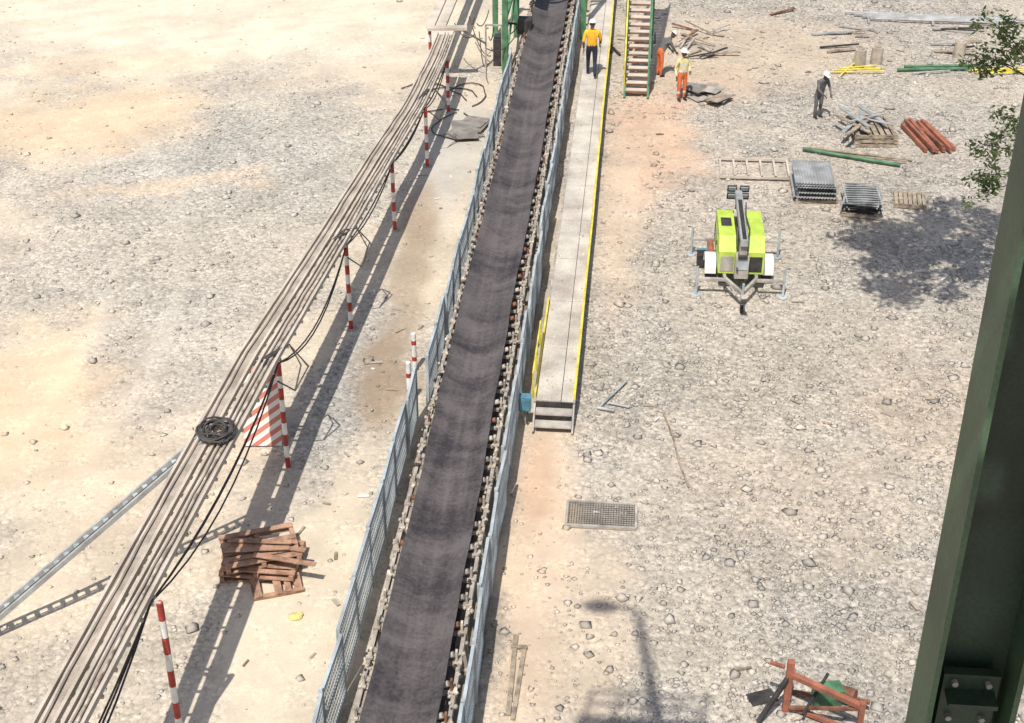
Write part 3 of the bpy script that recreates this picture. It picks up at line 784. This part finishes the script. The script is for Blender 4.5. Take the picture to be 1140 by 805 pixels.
# ---------------------------------------------------------------- tree
def leaves(b,c,r,n,s=.09):
    for i in range(n):
        d=Vector((random.gauss(0,1),random.gauss(0,1),random.gauss(0,1)));d.normalize();d*=random.random()**.5
        p=Vector(c)+Vector((d.x*r[0],d.y*r[1],d.z*r[2]))
        rot=Euler((random.uniform(-1.2,1.2),random.uniform(-1.2,1.2),random.uniform(0,6.28))).to_matrix()
        L_=s*random.uniform(.7,1.4)
        q=[rot@Vector(t) for t in((-L_*.45,0,0),(0,-L_,0),(L_*.45,0,0),(0,L_,0))]
        b.add([p+t for t in q],[(0,1,2,3)],LEAFG)
tr=B('tree')
def limb(p,q,r0,r1,depth):
    p=Vector(p);q=Vector(q);n=4
    pts=[p.lerp(q,i/n)+(Vector((random.uniform(-1,1),random.uniform(-1,1),random.uniform(-.5,.5)))*(q-p).length*.05 if 0<i<n else Vector()) for i in range(n+1)]
    tr.tube(pts,r0,BARK,n=7,radii=[r0+(r1-r0)*i/n for i in range(n+1)])
    return pts
foot=(10.4,34.0,-.1)
t1=limb(foot,(10.9,33.6,4.5),.24,.18,0)
t2=limb(t1[-1],(10.2,33.0,9.0),.18,.12,0)
for i in range(22):
    ang=random.uniform(0,6.28);rr=random.uniform(.4,3.5)
    c_=(6.9+rr*math.cos(ang)*1.0,32.2+rr*math.sin(ang)*1.05,10.4+random.uniform(-.7,1.6))
    if c_[2]<19-.30*c_[1]+.9: c_=(c_[0],c_[1],19-.30*c_[1]+.9)
    st_=t2[-1]
    w=limb(st_,c_,.06,.02,1)
    for j in range(3):
        e=Vector(c_)+Vector((random.uniform(-.8,.8),random.uniform(-.8,.8),random.uniform(-.1,.5)))
        limb(w[3],e,.025,.008,2);leaves(tr,e,(.55,.55,.35),80,.11)
    leaves(tr,c_,(.8,.8,.4),110,.11)
for c_ in((9.0,34.9,3.9),(9.5,34.8,4.6),(8.7,35.0,4.6),(8.85,35,3.4),(8.8,35.0,6.7),(9.4,34.8,7.4),(8.5,34.8,7.6),(10,34.6,3.5),(9.9,34.5,6.1),(9.1,35,5.3),(9.0,35,7.0),(8.3,34.9,6.9)):
    w=limb(t1[-1] if c_[2]<6 else t2[1],c_,.035,.01,1)
    leaves(tr,c_,(.42,.45,.38),75,.07)
    for j in range(4):
        e=Vector(c_)+Vector((random.uniform(-.6,.2),random.uniform(-.3,.3),random.uniform(-.4,.4)));limb(c_,e,.01,.004,2);leaves(tr,e,(.22,.22,.2),28,.065)
for i in range(8):
    c_=(11+random.uniform(-1,2.5),33+random.uniform(-2,2),9.5+random.uniform(0,2));limb(t2[-1],c_,.06,.02,1);leaves(tr,c_,(1,1,.6),200,.1)
tr.obj()

# ---------------------------------------------------------------- people
def person(name,loc,rz,pose,shirt,trousers,sleeve_long=True,scale=1.0,vest=None):
    J=dict(pel=(0,0,.95),sp=(0,0,1.18),ch=(0,0,1.38),nk=(0,0,1.50),hd=(0,.01,1.60),
      ls=(-.19,0,1.43),le=(-.25,-.02,1.14),lw=(-.26,.06,.90),rs=(.19,0,1.43),re=(.25,-.02,1.14),rw=(.26,.06,.90),
      lh=(-.10,0,.90),lk=(-.11,.02,.50),la=(-.11,-.02,.09),lt=(-.12,.17,.04),rh=(.10,0,.90),rk=(.11,.02,.50),ra=(.11,-.02,.09),rt=(.12,.17,.04))
    J.update({k:v for k,v in pose.items() if k!='face'})
    E=[('pel','sp'),('sp','ch'),('ch','nk'),('nk','hd'),('ch','ls'),('ls','le'),('le','lw'),('ch','rs'),('rs','re'),('re','rw'),
       ('pel','lh'),('lh','lk'),('lk','la'),('la','lt'),('pel','rh'),('rh','rk'),('rk','ra'),('ra','rt')]
    RAD=dict(pel=(.155,.12),sp=(.15,.115),ch=(.165,.12),nk=(.062,.062),hd=(.06,.06),ls=(.078,.078),rs=(.078,.078),le=(.05,.05),re=(.05,.05),lw=(.032,.032),rw=(.032,.032),
       lh=(.10,.10),rh=(.10,.10),lk=(.068,.068),rk=(.068,.068),la=(.05,.05),ra=(.05,.05),lt=(.038,.03),rt=(.038,.03))
    names=list(J);me=bpy.data.meshes.new(name+'_tmp')
    me.from_pydata([J[k] for k in names],[(names.index(a),names.index(b)) for a,b in E],[])
    o=bpy.data.objects.new(name+'_tmp',me);sc.collection.objects.link(o)
    md=o.modifiers.new('skin','SKIN');md.use_smooth_shade=True
    lay=me.skin_vertices[0].data
    for i,k in enumerate(names): lay[i].radius=RAD[k];lay[i].use_root=(k=='pel')
    sub=o.modifiers.new('sub','SUBSURF');sub.levels=2;sub.render_levels=2
    bpy.context.view_layer.update()
    dg=bpy.context.evaluated_depsgraph_get()
    em=bpy.data.meshes.new_from_object(o.evaluated_get(dg))
    bpy.data.objects.remove(o);
    b=B(name)
    segm={}
    for e in E:
        if e in(('nk','hd'),): segm[e]=SKIN
        elif e in(('la','lt'),('ra','rt')): segm[e]=BOOT
        elif e[0] in('lh','lk','rh','rk') : segm[e]=trousers
        elif e in(('pel','lh'),('pel','rh')): segm[e]=trousers
        elif e in(('le','lw'),('re','rw')): segm[e]=shirt if sleeve_long else SKIN
        else: segm[e]=shirt
    vs=[v.co.copy() for v in em.vertices];b.v=[tuple(v) for v in vs]
    def dist(p,a,c):
        a=Vector(a);c=Vector(c);d=c-a;t=max(0,min(1,(p-a).dot(d)/d.length_squared));return (p-a-d*t).length,t
    for pl_ in em.polygons:
        ctr=Vector(pl_.center);best=None
        for e in E:
            dd,t=dist(ctr,J[e[0]],J[e[1]])
            dd/= (RAD[e[0]][0]*(1-t)+RAD[e[1]][0]*t)
            if best is None or dd<best[0]: best=(dd,e,t)
        m=segm[best[1]]
        if best[1]==('pel','sp') and best[2]<.35: m=trousers
        if vest and best[1] in(('pel','sp'),('sp','ch')) :
            if .35<best[2]<.6: m=REFL
        if vest and best[1] in(('lk','la'),('rk','ra')) and .35<best[2]<.55: m=REFL
        b.f.append(tuple(pl_.vertices));b.m.append(b.mi(m))
    h=Vector(J['hd']);nk=Vector(J['nk']);up=(h-nk).normalized();hc=h+up*.085
    fw=pose.get('face',(0,1,0));fw=Vector(fw);fw=(fw-up*fw.dot(up)).normalized();sd=fw.cross(up).normalized()
    Mh=Matrix((( sd.x,fw.x,up.x,hc.x),(sd.y,fw.y,up.y,hc.y),(sd.z,fw.z,up.z,hc.z),(0,0,0,1)))
    b.T=Mh
    b.ell((0,0,0),(.076,.095,.115),SKIN,nu=16,nv=12)
    b.ell((0,.06,-.06),(.045,.04,.045),SKIN,nu=10,nv=8)
    b.ell((0,.102,-.012),(.014,.02,.028),SKIN,nu=8,nv=6)
    b.ell((0,.092,-.055),(.026,.01,.009),HAIR,nu=8,nv=4)
    for s_ in(-1,1):
        b.ell((s_*.03,.085,.012),(.014,.01,.008),EYEW,nu=8,nv=4);b.ell((s_*.03,.093,.012),(.006,.005,.006),HAIR,nu=6,nv=4)
        b.ell((s_*.079,0,-.01),(.012,.022,.032),SKIN,nu=8,nv=6)
    b.ell((0,-.012,.012),(.080,.092,.11),HAIR,nu=14,nv=8,zmin=-.25)
    b.ell((0,0,.045),(.112,.132,.105),WHITE,nu=20,nv=8,zmin=0)
    b.ell((0,0,.128),(.018,.11,.03),WHITE,nu=8,nv=5,zmin=0)
    b.cyl((0,0,.040),(0,0,.052),.124,WHITE,n=20);b.box((0,.125,.043),(.14,.09,.012),WHITE,rot=(-.15,0,0))
    b.T=Matrix.Identity(4)
    for s_,el,wr in((-1,'le','lw'),(1,'re','rw')):
        e_=Vector(J[el]);w_=Vector(J[wr]);d=(w_-e_).normalized()
        s2=Vector((0,1,0));s2=(s2-d*s2.dot(d));s2=s2.normalized() if s2.length>.1 else Vector((1,0,0))
        nrm=d.cross(s2).normalized()
        Mt=Matrix(((s2.x,nrm.x,d.x,w_.x),(s2.y,nrm.y,d.y,w_.y),(s2.z,nrm.z,d.z,w_.z),(0,0,0,1)))
        b.T=Mt
        b.ell((0,0,.045),(.042,.018,.058),SKIN,nu=10,nv=8)
        curl=s_*1.0
        for k,(ox,l) in enumerate(((-.030,.058),(-.010,.074),(.011,.080),(.031,.070))):
            b.tube([(ox,0,.08),(ox*1.1,.006*curl,.09+l*.45),(ox*1.12,.024*curl,.09+l*.8),(ox*1.1,.04*curl,.088+l)],.009,SKIN,n=6,radii=[.0105,.0095,.0085,.007])
        b.tube([(.034,0,.03),(.056,.008*curl,.06),(.060,.02*curl,.09)],.01,SKIN,n=6,radii=[.013,.011,.008])
        b.T=Matrix.Identity(4)
    b.cyl((J['nk'][0],J['nk'][1],J['nk'][2]-.045),(J['nk'][0],J['nk'][1],J['nk'][2]-.01),.078,shirt,r1=.07,n=14)
    ob=b.obj(smooth=True,loc=loc,rotz=rz);ob.scale=(scale,)*3
    return ob
walk=dict(lk=(-.10,.16,.53),la=(-.10,.20,.10),lt=(-.11,.38,.07),rk=(.10,-.02,.50),ra=(.10,-.26,.17),rt=(.11,-.14,.05),
          le=(-.27,-.10,1.16),lw=(-.25,-.06,.92),re=(.27,.06,1.16),rw=(.25,.22,.98))
person('worker',(-1.66,50.0,.5),R(4),walk,ORANGE_SHIRT,NAVY,sleeve_long=False,scale=1.14)
stand=dict(le=(-.24,.05,1.16),lw=(-.12,.26,1.10),re=(.26,-.04,1.15),rw=(.28,.08,.92),face=(-.5,.85,-.25))
person('worker.001',(1.52,49.3,0),R(-150),stand,VESTY,ORTR,scale=1.03,vest=True)
bend=dict(sp=(0,.12,1.14),ch=(0,.28,1.28),nk=(0,.38,1.36),hd=(0,.45,1.43),ls=(-.18,.28,1.30),rs=(.18,.28,1.30),le=(-.22,.40,1.04),lw=(-.16,.55,.86),re=(.22,.42,1.05),rw=(.16,.56,.88),face=(0,1,-.5))
person('worker.002',(.75,51.6,0),R(-60),bend,GREYCL,ORTR,scale=1.0)
lean=dict(sp=(0,.05,1.17),ch=(0,.12,1.36),nk=(0,.17,1.47),hd=(0,.21,1.56),ls=(-.19,.12,1.40),rs=(.19,.12,1.40),le=(-.25,.22,1.14),lw=(-.16,.40,.98),re=(.25,.22,1.14),rw=(.16,.42,1.0),face=(0,1,-.6))
person('worker.003',(6.1,48.1,0),R(215),lean,GREYCL,GREYCL,scale=.97)

# ---------------------------------------------------------------- light
w=bpy.data.worlds.new('World');sc.world=w;w.use_nodes=True
nt=w.node_tree;bg=nt.nodes['Background'];sky=nt.nodes.new('ShaderNodeTexSky');sky.sky_type='NISHITA';sky.sun_disc=False
EL=60;AZ=12
sky.sun_elevation=R(EL);sky.sun_rotation=R(180+AZ);sky.dust_density=2.5
nt.links.new(sky.outputs[0],bg.inputs[0]);bg.inputs[1].default_value=.12
sd=bpy.data.lights.new('sun','SUN');sd.energy=4.8;sd.angle=R(.5);sd.color=(1,.955,.885)
so=bpy.data.objects.new('sun',sd);sc.collection.objects.link(so)
dv=Vector((math.cos(R(EL))*math.sin(R(AZ)),math.cos(R(EL))*math.cos(R(AZ)),-math.sin(R(EL))))
so.rotation_euler=dv.to_track_quat('-Z','Y').to_euler();so.location=(-10,-10,40)
sc.view_settings.view_transform='Standard';sc.view_settings.look='None';sc.view_settings.exposure=0

cd=bpy.data.cameras.new('camera');co_=bpy.data.objects.new('camera',cd);sc.collection.objects.link(co_)
cd.sensor_width=36;cd.lens=36*1650/1140;cd.clip_start=.05;cd.clip_end=6000
co_.location=(0,0,19);co_.rotation_euler=(R(90-31.2),0,R(5.1));sc.camera=co_
